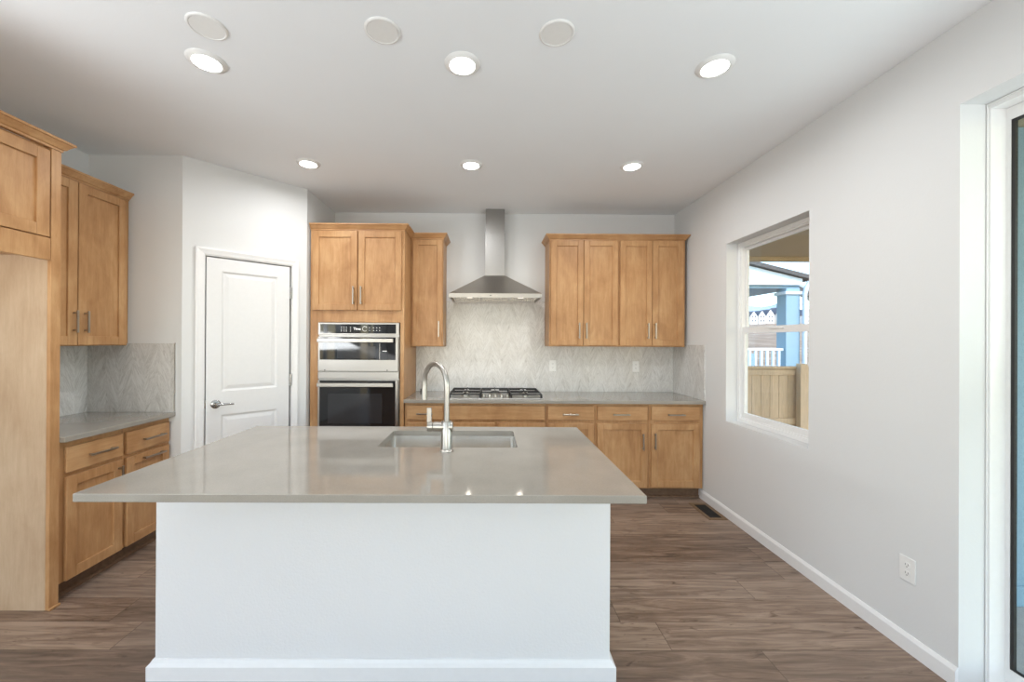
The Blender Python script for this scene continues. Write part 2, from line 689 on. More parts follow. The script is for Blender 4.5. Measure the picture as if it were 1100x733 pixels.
struct(MB().box(XL - .2, XR + .16, REAR - .2, YB + .2, -.12, 0).build('floor', M['floor']),
       'brown grey wood plank floor running across the kitchen', 'floor')
struct(MB().box(XL - .2, XR + .16, REAR - .2, YB + .2, CEIL, CEIL + .2).build('ceiling', M['ceiling']),
       'white painted flat ceiling over the kitchen', 'ceiling')
struct(MB().box(XL - .2, XR + .16, YB, YB + .2, 0, CEIL).build('wall_back', M['wall']),
       'white back wall behind the hood and cooktop', 'wall')
GY0, GY1, GZ1 = -3.70, -2.00, 2.40
struct(MB().holed([(REAR, 0), (GY0, 0), (GY0, GZ1), (GY1, GZ1), (GY1, 0), (YB, 0), (YB, CEIL), (REAR, CEIL)], [rect(-1.0, .6, .85, 2.3)], XL - .2, XL, 'yz').build('wall_left', M['wall']),  # rectangular hole is for the added fill window
       'white left wall behind the upper cabinet and short counter', 'wall')
# right wall with the window and the sliding door
WY0, WY1, WZ0, WZ1 = 2.450, 3.304, .794, 2.279
DY0, DY1, DZ1 = -.17, 1.6635, 2.469
mb = MB()
mb.holed([(REAR, 0), (DY0, 0), (DY0, DZ1), (DY1, DZ1), (DY1, 0), (YB, 0), (YB, CEIL), (REAR, CEIL)],
         [rect(WY0, WY1, WZ0, WZ1)], XR, XR + .16, 'yz')
struct(mb.build('wall_right', M['wall']), 'white right wall with the window and the sliding door opening', 'wall')
# rear wall behind the viewer with one wide glazed opening
mb = MB()
mb.holed(rect(XL, XR, 0, CEIL), [rect(-2.4, 1.4, .15, 2.5)], REAR - .2, REAR, 'xz')
struct(mb.build('wall_rear', M['wall']), 'white wall at the rear of the room', 'wall')
# pantry walls
struct(MB().box(XL, XN, YN, YN + .1, 0, CEIL).build('wall_niche', M['wall']),
       'short shaded white wall at the end of the left counter', 'wall')
struct(MB().box(XT - .1, XT, YT, YB, 0, CEIL).build('wall_return', M['wall']),
       'narrow white wall strip between pantry corner and oven cabinet', 'wall')
A = Vector((XN, YN))
B = Vector((XT, YT))
DL = (B - A).length
DANG = math.atan2(B.y - A.y, B.x - A.x)
# local frame of the diagonal: x runs from A to B, -y faces the room
PD0, PD1, PDZ = .135, .775, 2.108
mb = MB()
mb.holed([(0, 0), (PD0, 0), (PD0, PDZ), (PD1, PDZ), (PD1, 0), (DL, 0), (DL, CEIL), (0, CEIL)], [], 0, .1, 'xz')
o = mb.build('wall_pantry', M['wall'])
o.location = (A.x, A.y, 0)
o.rotation_euler = (0, 0, DANG)
struct(o, 'bright white diagonal wall around the pantry door', 'wall')

# pantry door
pd = thing('door_1', (A.x, A.y, 0), 'white two panel pantry door in the diagonal wall', 'door', None, DANG, 'structure')


def panel_door(x0, x1, z0, z1, panels, y):
    """moulded door leaf: front face at y with raised panels"""
    t = bmesh.new()
    xs = [x0, panels[0][0], panels[0][1], x1]
    zs = sorted({z0, z1, *[p[2] for p in panels], *[p[3] for p in panels]})
    grid = {}
    for i, a in enumerate(xs):
        for j, b in enumerate(zs):
            grid[i, j] = t.verts.new((a, y, b))
    pan = []
    for i in range(3):
        for j in range(len(zs) - 1):
            f = t.faces.new((grid[i, j], grid[i + 1, j], grid[i + 1, j + 1], grid[i, j + 1]))
            for p in panels:
                if i == 1 and abs(zs[j] - p[2]) < 1e-6:
                    pan.append(f)
    bnd = [e for e in t.edges if len(e.link_faces) == 1]
    r = bmesh.ops.extrude_edge_only(t, edges=bnd)
    bmesh.ops.translate(t, vec=(0, .035, 0), verts=[e for e in r['geom'] if isinstance(e, bmesh.types.BMVert)])
    for f in pan:
        for th, dp in ((.004, -.004), (.010, -.006), (.006, 0), (.026, .006)):
            bmesh.ops.inset_region(t, faces=[f], thickness=th, depth=dp, use_even_offset=True)
    bmesh.ops.recalc_face_normals(t, faces=t.faces)
    # make sure the face looks to -y
    if pan[0].normal.y > 0:
        bmesh.ops.reverse_faces(t, faces=t.faces)
    return t


mb = MB()
mb.merge(panel_door(.150, .752, .012, 2.092, [(.250, .655, .24, .860), (.250, .655, 1.046, 1.992)], .004))
leaf = mb.build('door_leaf', M['door_paint'], pd)
# door depth sign check: recessed mouldings must go into +y
mb = MB()
for z in (.25, 1.105, 1.866):
    h = MB().cyl((.761, -.012, z - .05), (.761, -.012, z + .05), .0065, n=12)
    h.box(.752, .758, -.012, .006, z - .05, z + .05)
    h.build('hinge', M['chrome'], pd)
mb = MB()
mb.box(.1405, .1475, -.001, .012, .925, .988)
mb.build('strike_plate', M['chrome'], pd)
mb = MB()
mb.lathe([(0, 0), (.034, 0), (.034, .005), (.028, .010), (.014, .012), (.014, .040), (.016, .045), (.016, .058), (.012, .062), (0, .062)],
         Matrix.Translation((.213, .004, .950)) @ Matrix.Rotation(PI / 2, 4, 'X'))
ros = mb.build('door_handle', M['chrome'], pd)
mb = MB()
mb.tube([(.213, -.050, .950), (.25, -.054, .950), (.29, -.052, .948), (.325, -.046, .945)], [.010, .0085, .007, .006], 12)
mb.build('lever', M['chrome'], ros)
# casing
mb = MB()
CX0, CX1, CZ = .078, .822, 2.160
for (a, b) in ((CX0, PD0), (PD1, CX1)):
    inner = b if a == CX0 else a
    outer = a if a == CX0 else b
    s = 1 if outer < inner else -1
    mb.prism([(outer, -.0005), (outer, -.017), (outer + s * .012, -.019), (outer + s * .030, -.013), (inner - s * .004, -.009), (inner, -.006), (inner, -.0005)],
             0, CZ if True else PDZ, 'xy')
mb.prism([(-.0005, CZ), (-.017, CZ), (-.019, CZ - .012), (-.013, CZ - .030), (-.009, PDZ + .004), (-.006, PDZ), (-.0005, PDZ)], CX0, CX1, 'yz')
o = mb.build('trim_1', M['trim'])
o.location = (A.x, A.y, 0)
o.rotation_euler = (0, 0, DANG)
struct(o, 'white moulded casing framing the pantry door', 'door casing')
# jamb inside the opening
mb = MB()
mb.box(PD0, PD0 + .006, .0, .1, 0, PDZ)
mb.box(PD1 - .006, PD1, .0, .1, 0, PDZ)
mb.box(PD0 + .006, PD1 - .006, .0, .1, PDZ - .006, PDZ)
mb.box(PD0 + .006, PD1 - .006, .06, .1, 0, PDZ - .006)
o = mb.build('trim_2', M['trim'])
o.location = (A.x, A.y, 0)
o.rotation_euler = (0, 0, DANG)
struct(o, 'white jamb lining the pantry doorway', 'door jamb')

# baseboards
BB = [(0, 0), (.014, 0), (.014, .066), (.010, .074), (.005, .083), (0, .083)]
struct(MB().sweep([(XR, YB - .53), (XR, DY1 + .0)], BB).build('baseboard_right', M['trim']),
       'white baseboard along the right wall', 'baseboard')
struct(MB().sweep([(XR, DY0), (XR, REAR)], BB).build('baseboard_rear', M['trim']),
       'white baseboard on the right wall beyond the sliding door', 'baseboard')

# window ----------------------------------------------------------
wi = thing('window_1', (2.10, (WY0 + WY1) / 2, WZ0), 'white vinyl single hung window in the right wall', 'window', None, 0, 'structure')
wc = Vector(wi.location)


def wbuild(mb, name, mat, parent=None):
    bmesh.ops.translate(mb.bm, vec=-wc, verts=mb.bm.verts)
    return mb.build(name, mat, parent or wi)


y0, y1, z0, z1 = WY0 + .002, WY1 - .002, WZ0 + .002, WZ1 - .002
fr = MB()
fr.holed(rect(y0, y1, z0, z1), [rect(y0 + .030, y1 - .030, z0 + .030, z1 - .030)], 2.086, 2.150, 'yz')
fr.holed(rect(y0 + .030, y1 - .030, z0 + .030, z1 - .030), [rect(y0 + .040, y1 - .040, z0 + .040, z1 - .040)], 2.098, 2.150, 'yz')
wbuild(fr, 'window_frame', M['vinyl'])
ZM = 1.553
lo = MB().holed(rect(y0 + .041, y1 - .041, z0 + .041, ZM + .026), [rect(y0 + .066, y1 - .066, z0 + .080, ZM - .024)], 2.104, 2.126, 'yz')
lo.box(2.096, 2.104, 2.80, 2.95, ZM + .004, ZM + .014, .002)
lower = wbuild(lo, 'sash', M['vinyl'])
wbuild(MB().box(2.113, 2.117, y0 + .066, y1 - .066, z0 + .080, ZM - .024), 'pane', M['glass'], lower)
up = MB().holed(rect(y0 + .041, y1 - .041, ZM - .020, z1 - .041), [rect(y0 + .056, y1 - .056, ZM + .020, z1 - .060)], 2.128, 2.148, 'yz')
upper = wbuild(up, 'sash', M['vinyl'])
wbuild(MB().box(2.137, 2.141, y0 + .056, y1 - .056, ZM + .020, z1 - .060), 'pane', M['glass'], upper)

# sliding door ----------------------------------------------------
sd = thing('door_2', (2.15, (DY0 + DY1) / 2, 0), 'white framed sliding glass door at the right edge', 'sliding door', None, 0, 'structure')
sc_ = Vector(sd.location)


def sbuild(mb, name, mat, parent=None):
    bmesh.ops.translate(mb.bm, vec=-sc_, verts=mb.bm.verts)
    return mb.build(name, mat, parent or sd)


y0, y1, z1 = DY0 + .002, DY1 - .002, DZ1 - .002
fr = MB().holed(rect(y0, y1, .001, z1), [rect(y0 + .012, y1 - .010, .03, z1 - .022)], 2.110, 2.198, 'yz')
fr.holed(rect(y0 + .0, y1 - .0, .001, z1), [rect(y0 + .004, y1 - .004, .02, z1 - .006)], 2.104, 2.110, 'yz')
sbuild(fr, 'door_frame', M['vinyl'])
ym = (y0 + y1) / 2
for (a, b, x) in ((ym - .03, y1 - .010, 2.176), (y0 + .012, ym + .03, 2.130)):
    leaf = MB().holed(rect(a, b, .031, z1 - .023), [rect(a + (.06 if a > 0.5 else .06), b - .014, .10, z1 - .075)], x, x + .018, 'yz')
    lf = sbuild(leaf, 'door_panel', M['vinyl'])
    sbuild(MB().holed(rect(a + .0602, b - .0142, .1002, z1 - .0752), [rect(a + .066, b - .026, .106, z1 - .085)], x + .003, x + .015, 'yz'), 'gasket', M['dark'], lf)
    sbuild(MB().box(x + .007, x + .011, a + .066, b - .026, .106, z1 - .085), 'pane', M['tint_glass'], lf)

# rear window frame (behind the viewer)
wr = thing('window_2', (-.5, REAR - .1, .15), 'wide window at the rear of the room', 'window', None, 0, 'structure')
mb = MB().holed(rect(-1.895, 1.895, .005, 2.345), [rect(-1.82, -.66, .07, 2.28), rect(-.60, .60, .07, 2.28), rect(.66, 1.82, .07, 2.28)], .02, .07, 'xz')
mb.build('window_frame', M['vinyl'], wr)

# glazed door on the left wall behind the viewer
gd = thing('door_3', (XL - .05, (GY0 + GY1) / 2, 0), 'white framed glass door in the rear part of the left wall', 'glass door', None, 0, 'structure')
MB().holed(rect(-.848, .848, .001, 2.398), [rect(-.78, -.04, .09, 2.32), rect(.04, .78, .09, 2.32)], -.02, .04, 'yz').build('door_frame', M['vinyl'], gd)

gw = thing('added_window', (XL - .08, -.2, .85), 'white framed window added out of view in the left wall for the ceiling fill light', 'window', None, 0, 'structure')  # unseen window added as an opening for the upward fill lamp
MB().holed(rect(-.798, .798, .001, 1.448), [rect(-.75, -.03, .05, 1.40), rect(.03, .75, .05, 1.40)], -.02, .04, 'yz').build('window_frame', M['vinyl'], gw)

# ================================================================== cabinet parts
D = .020   # front thickness


def pull(parent, axis, a, b, other, yf, mat):
    """bar pull on a front whose face is at y = yf; axis 'x' or 'z'"""
    m = MB()
    s = -1
    yb = yf - .028
    if axis == 'x':
        m.box(a, b, yb - .005, yb + .005, other - .006, other + .006, .0015)
        for q in (a + .016, b - .016):
            m.box(q - .005, q + .005, yb + .005, yf, other - .005, other + .005)
    else:
        m.box(other - .006, other + .006, yb - .005, yb + .005, a, b, .0015)
        for q in (a + .016, b - .016):
            m.box(other - .005, other + .005, yb + .005, yf, q - .005, q + .005)
    return m.build('handle', mat, parent)


def shaker(parent, x0, x1, z0, z1, yf, handle=None, name='door', sw=.058):
    m = MB()
    bv = .0022
    m.box(x0, x0 + sw, yf, yf + D, z0, z1, bv)
    m.box(x1 - sw, x1, yf, yf + D, z0, z1, bv)
    m.box(x0 + sw, x1 - sw, yf, yf + D, z0, z0 + sw, bv)
    m.box(x0 + sw, x1 - sw, yf, yf + D, z1 - sw, z1, bv)
    # bead and panel
    m.box(x0 + sw - .002, x1 - sw + .002, yf + .012, yf + D - .002, z0 + sw - .002, z1 - sw + .002)
    o = m.build(name, M['maple'], parent)
    if handle:
        ax, a, b, other = handle
        pull(o, ax, a, b, other, yf, M['bronze'])
    return o


def slab(parent, x0, x1, z0, z1, yf, handle=None, name='drawer_front'):
    o = MB().box(x0, x1, yf, yf + D, z0, z1, .003, 2).build(name, M['maple_h'], parent)
    if handle:
        ax, a, b, other = handle
        pull(o, ax, a, b, other, yf, M['bronze'])
    return o


def base_body(parent, x0, x1, depth, top, toe=.10, recess=.055, floor_strip=True):
    """box with toe recess; front face frame at y = -depth"""
    m = MB()
    m.box(x0, x1, -depth, 0, toe, top, .001)
    m.build('body', M['maple'], parent)
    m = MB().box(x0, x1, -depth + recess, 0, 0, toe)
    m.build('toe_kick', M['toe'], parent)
    if floor_strip:
        m = MB().prism([(-depth + recess, .0), (-depth + recess - .012, .0), (-depth + recess - .012, .016), (-depth + recess, .022)], x0, x1, 'yz')
        m.build('shoe_moulding', M['toe'], parent)


CROWN = [(-.02, 0), (.004, 0), (.004, .010), (.012, .014), (.020, .026), (.034, .042), (.040, .044), (.040, .056), (-.02, .056)]


def crown(path, z0, label, parent=None):
    o = MB().sweep(path, [(a, z0 + b) for a, b in CROWN]).build('crown_moulding', M['maple_h'])
    recenter(o)
    return tag(o, label, 'moulding')


# ------------------------------------------------------------------ back run of base cabinets
YF = 3.630             # door faces
BD = YB - YF - D       # carcass depth
BTOP = .884
base = [
    (-.764, -.392, [('slab', -.741, -.411, .731, .859, (-.65, -.50)), ('door', -.741, -.411, .115, .701, ('z', .46, .61, -.440))],
     'maple base cabinet with drawer between oven tower and cooktop'),
    (-.390, .534, [('slab', -.372, .522, .731, .859, None), ('door', -.372, .062, .115, .701, ('z', .46, .61, .030)), ('door', .088, .522, .115, .701, ('z', .46, .61, .118))],
     'wide maple base cabinet under the gas cooktop'),
    (.536, .988, [('slab', .552, .975, .731, .859, (.684, .832)), ('door', .552, .975, .115, .701, ('z', .46, .61, .585))],
     'maple base cabinet just right of the cooktop, partly behind the island'),
    (.990, 1.487, [('slab', 1.008, 1.468, .731, .859, (1.146, 1.302)), ('door', 1.008, 1.468, .115, .701, ('z', .462, .612, 1.424))],
     'maple base cabinet second from the right wall, handle at its right'),
    (1.489, 1.988, [('slab', 1.507, 1.953, .731, .859, (1.648, 1.808)), ('door', 1.507, 1.953, .115, .701, ('z', .470, .618, 1.534))],
     'maple base cabinet against the right wall, handle at its left'),
]
for x0, x1, fronts, label in base:
    cx = (x0 + x1) / 2
    t = thing('base_cabinet', (cx, YB - .001, 0), label, 'base cabinet', 'base cabinets along the back wall')
    base_body(t, x0 - cx, x1 - cx, BD, BTOP)
    for f in fronts:
        if f[0] == 'slab':
            h = ('x', f[5][0] - cx, f[5][1] - cx, (f[3] + f[4]) / 2 - .010) if f[5] else None
            slab(t, f[1] - cx, f[2] - cx, f[3], f[4], -BD - D, h)
        else:
            h = (f[5][0], f[5][1], f[5][2], f[5][3] - cx)
            shaker(t, f[1] - cx, f[2] - cx, f[3], f[4], -BD - D, h)

# counter of the back run
o = MB().box(-.766, 1.990, 3.600, YB - .0005, .885, .9155, .002).build('countertop', M['quartz'])
tag(recenter(o), 'grey quartz countertop along the back wall under the cooktop', 'countertop')

# ------------------------------------------------------------------ left base cabinets
LF = -2.340
LD = LF - XL - D
left = [
    (2.180, 2.565, [('slab', 2.215, 2.552, .706, .850, (2.325, 2.490)), ('door', 2.215, 2.552, .105, .684, ('z', .50, .65, 2.524))],
     'maple base cabinet of the left counter, beside the refrigerator panel'),
    (2.567, 2.943, [('slab', 2.582, 2.924, .706, .850, (2.690, 2.864)), ('pull', 2.582, 2.924, .105, .684, ('x', 2.690, 2.864, .650))],
     'maple base cabinet with pull-out front at the inner end of the left counter'),
]
for x0, x1, fronts, label in left:
    cx = (x0 + x1) / 2
    t = thing('base_cabinet', (XL + .001, cx, 0), label, 'base cabinet', 'base cabinets along the left wall', PI / 2)
    base_body(t, x0 - cx, x1 - cx, LD, BTOP)
    for f in fronts:
        if f[0] == 'slab':
            slab(t, f[1] - cx, f[2] - cx, f[3], f[4], -LD - D, ('x', f[5][0] - cx, f[5][1] - cx, .776))
        elif f[0] == 'door':
            shaker(t, f[1] - cx, f[2] - cx, f[3], f[4], -LD - D, (f[5][0], f[5][1], f[5][2], f[5][3] - cx))
        else:
            shaker(t, f[1] - cx, f[2] - cx, f[3], f[4], -LD - D, ('x', f[5][1] - cx, f[5][2] - cx, f[5][3]), 'pull_out_front')
o = MB().box(XL + .0005, -2.312, 2.1785, YN - .0005, .885, .9155, .002).build('countertop', M['quartz'])
tag(recenter(o), 'short grey quartz countertop on the left wall cabinets', 'countertop')

# ------------------------------------------------------------------ refrigerator panel and the cabinet over the alcove
PX = -2.340
t = thing('refrigerator_panel', (-2.65, 2.1525, 0), 'tall flat maple side panel of the empty refrigerator alcove', 'panel')
MB().box(XL + .001 + 2.65, PX + 2.65 - .0205, -.0245, .0245, .0, 2.474, .0015).build('panel', M['maple_panel'], t)
MB().box(PX + 2.65 - .02, PX + 2.65, -.0245, .0245, .0, 2.474, .0015).build('edge_strip', M['maple'], t)
MB().box(PX + 2.65, PX + 2.65 + .012, -.03, .026, 0, .012, .002).build('shoe_moulding', M['maple_h'], t)

FD = PX - XL - D - .001
t = thing('wall_cabinet', (XL + .001, 1.66, 1.873), 'deep maple wall cabinet over the empty refrigerator alcove', 'wall cabinet', None, PI / 2)
w = .466
m = MB()
m.box(-w, w, -FD, 0, .03, .600, .001)
m.box(-w, w, -FD - D, -FD, 0, .118, .0015)
m.build('body', M['maple'], t)
shaker(t, -w + .004, -.003, .124, .585, -FD - D, ('z', .15, .30, -.035), 'door', .062)
shaker(t, .003, w - .004, .124, .585, -FD - D, ('z', .15, .30, .035), 'door', .062)
crown([(PX, 1.192), (PX, 2.178), (-2.606, 2.178)], 2.4745, 'maple crown moulding above the refrigerator alcove cabinet')

# ------------------------------------------------------------------ left wall cabinet
UF = -2.648
UD = UF - XL - D - .001
t = thing('wall_cabinet', (XL + .001, 2.5625, 1.408), 'two door maple wall cabinet on the left wall above the short counter', 'wall cabinet', None, PI / 2)
c = 2.5625
MB().box(2.181 - c, 2.943 - c, -UD, 0, 0, 1.066, .001).build('body', M['maple'], t)
shaker(t, 2.190 - c, 2.565 - c, .006, 1.058, -UD - D, ('z', .086, .229, 2.541 - c))
shaker(t, 2.571 - c, 2.910 - c, .006, 1.058, -UD - D, ('z', .086, .229, 2.610 - c))
crown([(UF - D, 2.1805), (UF - D, 2.944)], 2.4745, 'maple crown moulding on the two door cabinet of the left wall')

# ------------------------------------------------------------------ oven tower
TF = 3.610
TD = YB - TF - D - .001
tx0, tx1 = -1.628, -.770
c = (tx0 + tx1) / 2
t = thing('oven_cabinet', (c, YB - .001, 0), 'tall maple oven tower cabinet holding the double oven', 'cabinet')
OX0, OX1, OZ0, OZ1 = -1.548, -.812, .540, 1.614
m = MB()
hw = (tx1 - tx0) / 2
m.box(-hw, OX0 - c - .006, -TD, 0, .10, 2.460, .001)
m.box(OX1 - c + .006, hw, -TD, 0, .10, 2.460, .001)
m.box(OX0 - c - .006, OX1 - c + .006, -TD, 0, OZ1 + .004, 2.460)
m.box(OX0 - c - .006, OX1 - c + .006, -TD, 0, .10, OZ0 - .004)
m.box(OX0 - c - .006, OX1 - c + .006, -.02, 0, OZ0 - .004, OZ1 + .004)
m.build('body', M['maple'], t)
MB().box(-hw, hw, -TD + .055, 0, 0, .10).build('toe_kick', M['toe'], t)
shaker(t, -1.604 - c, -1.199 - c, 1.728, 2.452, -TD - D, ('z', 1.780, 1.945, -1.226 - c))
shaker(t, -1.188 - c, -.795 - c, 1.728, 2.452, -TD - D, ('z', 1.780, 1.945, -1.156 - c))
slab(t, -1.604 - c, -.795 - c, .12, .50, -TD - D, ('x', -.09, .09, .32))

# double oven
oc = (OX0 + OX1) / 2
ov = thing('double_oven', (oc, TF + .02, OZ0), 'stainless steel double wall oven with microwave on top', 'oven')
hx = (OX1 - OX0) / 2


def oz(z):
    return z - OZ0


m = MB()
m.box(-hx, hx, 0.0, .52, 0, oz(OZ1))
m.box(-hx, hx, -.022, 0.0, oz(1.504), oz(OZ1), .002)
m.box(-hx, hx, -.022, 0.0, oz(1.104), oz(1.166), .002)
m.box(-hx, hx, -.022, 0.0, 0, oz(.575), .002)
m.build('housing', M['steel'], ov)
cp = MB().box(-hx + .022, hx - .028, -.0255, -.0215, oz(1.516), oz(1.600), .001).build('control_panel', M['black_glass'], ov)
# lit text and icons on the control panel
cu = bpy.data.curves.new('text', 'FONT')
cu.body = 'Time'
cu.size = .032
cu.align_x = 'CENTER'
cu.align_y = 'CENTER'
cu.extrude = .0003
cu.offset = .0004
to = bpy.data.objects.new('text_source', cu)
COL.objects.link(to)
dg = bpy.context.evaluated_depsgraph_get()
tm = bpy.data.meshes.new_from_object(to.evaluated_get(dg))
bpy.data.objects.remove(to)
tm.transform(Matrix.Rotation(PI / 2, 4, 'X'))
tm.materials.clear()
tm.materials.append(M['display'])
to = bpy.data.objects.new('display_text', tm)
COL.objects.link(to)
to.parent = cp
to.location = (-.012, -.0262, oz(1.557))
for xx, zs in ((-.155, 3), (-.132, 3), (-.109, 3), (-.072, 3), (.10, 2), (.138, 2), (.166, 2), (.192, 2)):
    for zz in ((1.571, 1.553, 1.537) if zs == 3 else (1.568, 1.544)):
        MB().box(xx - .004, xx + .004, -.0262, -.0255, oz(zz) - .0025, oz(zz) + .0025).build('touch_key', M['icon'], cp)
ring = [(.058 + .021 * math.cos(a), -.0259, oz(1.558) + .021 * math.sin(a)) for a in [math.radians(30 + 10 * i) for i in range(30)]]
MB().tube(ring, .0018, 6).build('dial_mark', M['icon'], cp)


def oven_door(z0, z1, glass0, glass1, hz, name, win):
    d = MB()
    d.box(-hx + .004, hx - .004, -.034, -.002, oz(z0), oz(z1), .003)
    do = d.build(name, M['steel'], ov)
    MB().box(-hx + .022, hx - .028, -.0365, -.0335, oz(glass0), oz(glass1), .001).build('glass_panel', M['black_glass'], do)
    x0, x1, a, b = win
    MB().box(x0, x1, -.0372, -.0364, oz(a), oz(b)).build('viewing_window', M['oven_window_glass'], do)
    h = MB()
    h.box(-hx + .014, hx - .040, -.082, -.066, oz(hz) - .018, oz(hz) + .018, .004, 2)
    for q in (-hx + .05, hx - .08):
        h.box(q - .012, q + .012, -.066, -.0366, oz(hz) - .012, oz(hz) + .012, .002)
    h.build('handle', M['nickel'], do)
    return do


od = oven_door(1.172, 1.488, 1.276, 1.482, 1.452, 'microwave_door', (-.19, .16, 1.29, 1.40))
MB().box(.195, .199, -.0374, -.0364, oz(1.280), oz(1.425)).build('seam', M['steel'], od)
MB().box(.222, .262, -.0374, -.0364, oz(1.354), oz(1.359)).build('open_mark', M['display'], od)
for q in (-.30, .265):
    MB().cyl((q, -.0338, oz(1.182)), (q, -.0352, oz(1.182)), .006, n=12).build('screw', M['dark'], od)
oven_door(.582, 1.094, .640, 1.088, 1.052, 'oven_door', (-.27, .22, .70, .97))

# narrow cabinet beside the tower
NF = 3.910
ND = YB - NF - D - .001
c = -.608
t = thing('wall_cabinet', (c, YB - .001, 1.396), 'narrow one door maple wall cabinet between oven tower and hood', 'wall cabinet')
MB().box(-.768 - c, -.449 - c, -ND, 0, 0, 1.064, .001).build('body', M['maple'], t)
shaker(t, -.748 - c, -.458 - c, .006, 1.056, -ND - D, ('z', .094, .252, -.487 - c), 'door', .052)
crown([(-1.628, TF + D), (-.770, TF + D), (-.770, NF + D), (-.449, NF + D), (-.449, YB - .001)], 2.4605,
      'maple crown moulding stepping from oven tower to narrow cabinet')

# right wall cabinets
for x0, x1, d0, d1, s, label in (
        (.606, 1.295, (.618, .941), (.946, 1.285), .9435, 'two door maple wall cabinet just right of the range hood'),
        (1.296, 1.957, (1.306, 1.623), (1.628, 1.934), 1.6255, 'two door maple wall cabinet nearest the right wall')):
    c = (x0 + x1) / 2
    t = thing('wall_cabinet', (c, YB - .001, 1.404), label, 'wall cabinet', 'wall cabinets right of the hood')
    MB().box(x0 - c, x1 - c, -ND, 0, 0, 1.0565, .001).build('body', M['maple'], t)
    shaker(t, d0[0] - c, d0[1] - c, .012, 1.052, -ND - D, ('z', .078, .236, s - .045 - c), 'door', .056)
    shaker(t, d1[0] - c, d1[1] - c, .012, 1.052, -ND - D, ('z', .078, .236, s + .027 - c), 'door', .056)
crown([(.606, YB - .001), (.606, NF + D), (1.957, NF + D), (1.957, YB - .001)], 2.4610,
      'maple crown moulding over the two cabinets right of the hood')

# ------------------------------------------------------------------ tile backsplashes
m = MB()
m.prism([(-.768, .916), (1.990, .916), (1.990, 1.4035), (.604, 1.4035), (.604, 1.880), (-.447, 1.880), (-.447, 1.3955), (-.768, 1.3955)],
        YB - .009, YB - .0005, 'xz')
o = m.build('tile_backsplash', M['marble_x'])
tag(recenter(o), 'pale grey marble chevron tile backsplash behind the cooktop', 'backsplash')
o = MB().box(XR - .009, XR - .0005, 3.622, YB - .010, .916, 1.426).build('tile_backsplash', M['marble_y'])
tag(recenter(o), 'beige lit marble tile return on the right wall above the counter', 'backsplash')
o = MB().box(XL + .0005, XL + .009, 2.179, YN - .0005, .916, 1.4075).build('tile_backsplash', M['marble_y'])
tag(recenter(o), 'white marble tile on the left wall under the two door cabinet', 'backsplash')
t = thing('tile_backsplash', (-2.63, YN - .0005, .916), 'grey marble chevron tile on the short wall at the end of the left counter', 'backsplash')
MB().box(XL + .0095 + 2.63, -2.318 + 2.63, -.0085, 0, 0, .508).build('tile', M['marble_x'], t)
MB().box(-2.318 + 2.63, -2.313 + 2.63, -.010, 0, 0, .512).build('edge_trim', M['edge_trim'], t)

# ------------------------------------------------------------------ range hood
hc = .066
t = thing('range_hood', (hc, YB - .0095, 1.866), 'stainless steel chimney range hood over the cooktop', 'range hood')
HB = YB - .0095
m = MB()
m.box(-.102, .102, -.150, -.001, .262, .700, .001)
m.box(-.098, .098, -.147, -.001, .700, CEIL - 1.866 - .0005, .001)
m.build('chimney', M['steel_chimney'], t)
m = MB()
ft = -(HB - 3.750)
bot = [(-.439, ft), (.439, ft), (.439, -.001), (-.439, -.001)]
top = [(-.106, -.154), (.106, -.154), (.106, -.001), (-.106, -.001)]
tb = bmesh.new()
l0 = [tb.verts.new((x, y, .040)) for x, y in bot]
l1 = [tb.verts.new((x, y, .262)) for x, y in top]
for i in range(4):
    tb.faces.new((l0[i], l0[(i + 1) % 4], l1[(i + 1) % 4], l1[i]))
tb.faces.new(l1)
tb.faces.new(l0)
bmesh.ops.recalc_face_normals(tb, faces=tb.faces)
m.merge(tb)
m.build('canopy', M['steel_dark'], t)
m = MB()
m.holed(rect(-.439, .439, ft, -.001), [rect(-.425, .425, ft + .014, -.015)], 0, .0398, 'xy')
m.build('rim', M['steel'], t)
for k in range(3):
    x0 = -.424 + k * .283
    mm = MB().box(x0 + .001, x0 + .281, ft + .075, -.02, .008, .016, .002)
    for j in range(9):
        mm.box(x0 + .02, x0 + .262, ft + .09 + j * .034, ft + .108 + j * .034, .005, .008)
    mm.build('filter', M['steel_sink'], t)
MB().box(-.424, .424, ft + .015, ft + .074, .008, .016).build('lamp_rail', M['steel_dark'], t)
for x in (-.245, .245):
    lp = MB().cyl((x, ft + .045, .002), (x, ft + .045, .008), .030, n=24).build('lamp', M['hood_lens'], t)
    add_light('hood_lamp_light', 'AREA', (x, ft + .045, -.002), (0, 0, -1), HOOD_WATTS, (1, .92, .80), .05, None, t)
for k in range(3):
    MB().cyl((-.045 + k * .03, ft - .003, .020), (-.045 + k * .03, ft, .020), .006, n=12).build('button', M['dark'] if k == 0 else M['nickel'], t)

# ------------------------------------------------------------------ gas cooktop
CX, CY = .072, 3.895
t = thing('gas_cooktop', (CX, CY, .9155), 'stainless five burner gas cooktop with black grates set in the back counter', 'cooktop')
hw, hd = .432, .245
m = MB()
m.box(-hw, hw, -hd, hd, 0, .010, .004, 2)
m.build('tray', M['steel_tray'], t)


def burner(x, y, r):
    b = MB().lathe([(0, .010), (r * 1.25, .010), (r * 1.25, .014), (r, .018), (r, .026), (0, .026)], Matrix.Translation((x, y, 0)))
    bo = b.build('burner', M['nickel'], t)
    MB().lathe([(0, .026), (r * .82, .026), (r * .86, .030), (r * .78, .034), (0, .035)], Matrix.Translation((x, y, 0))).build('burner_cap', M['black'], bo)


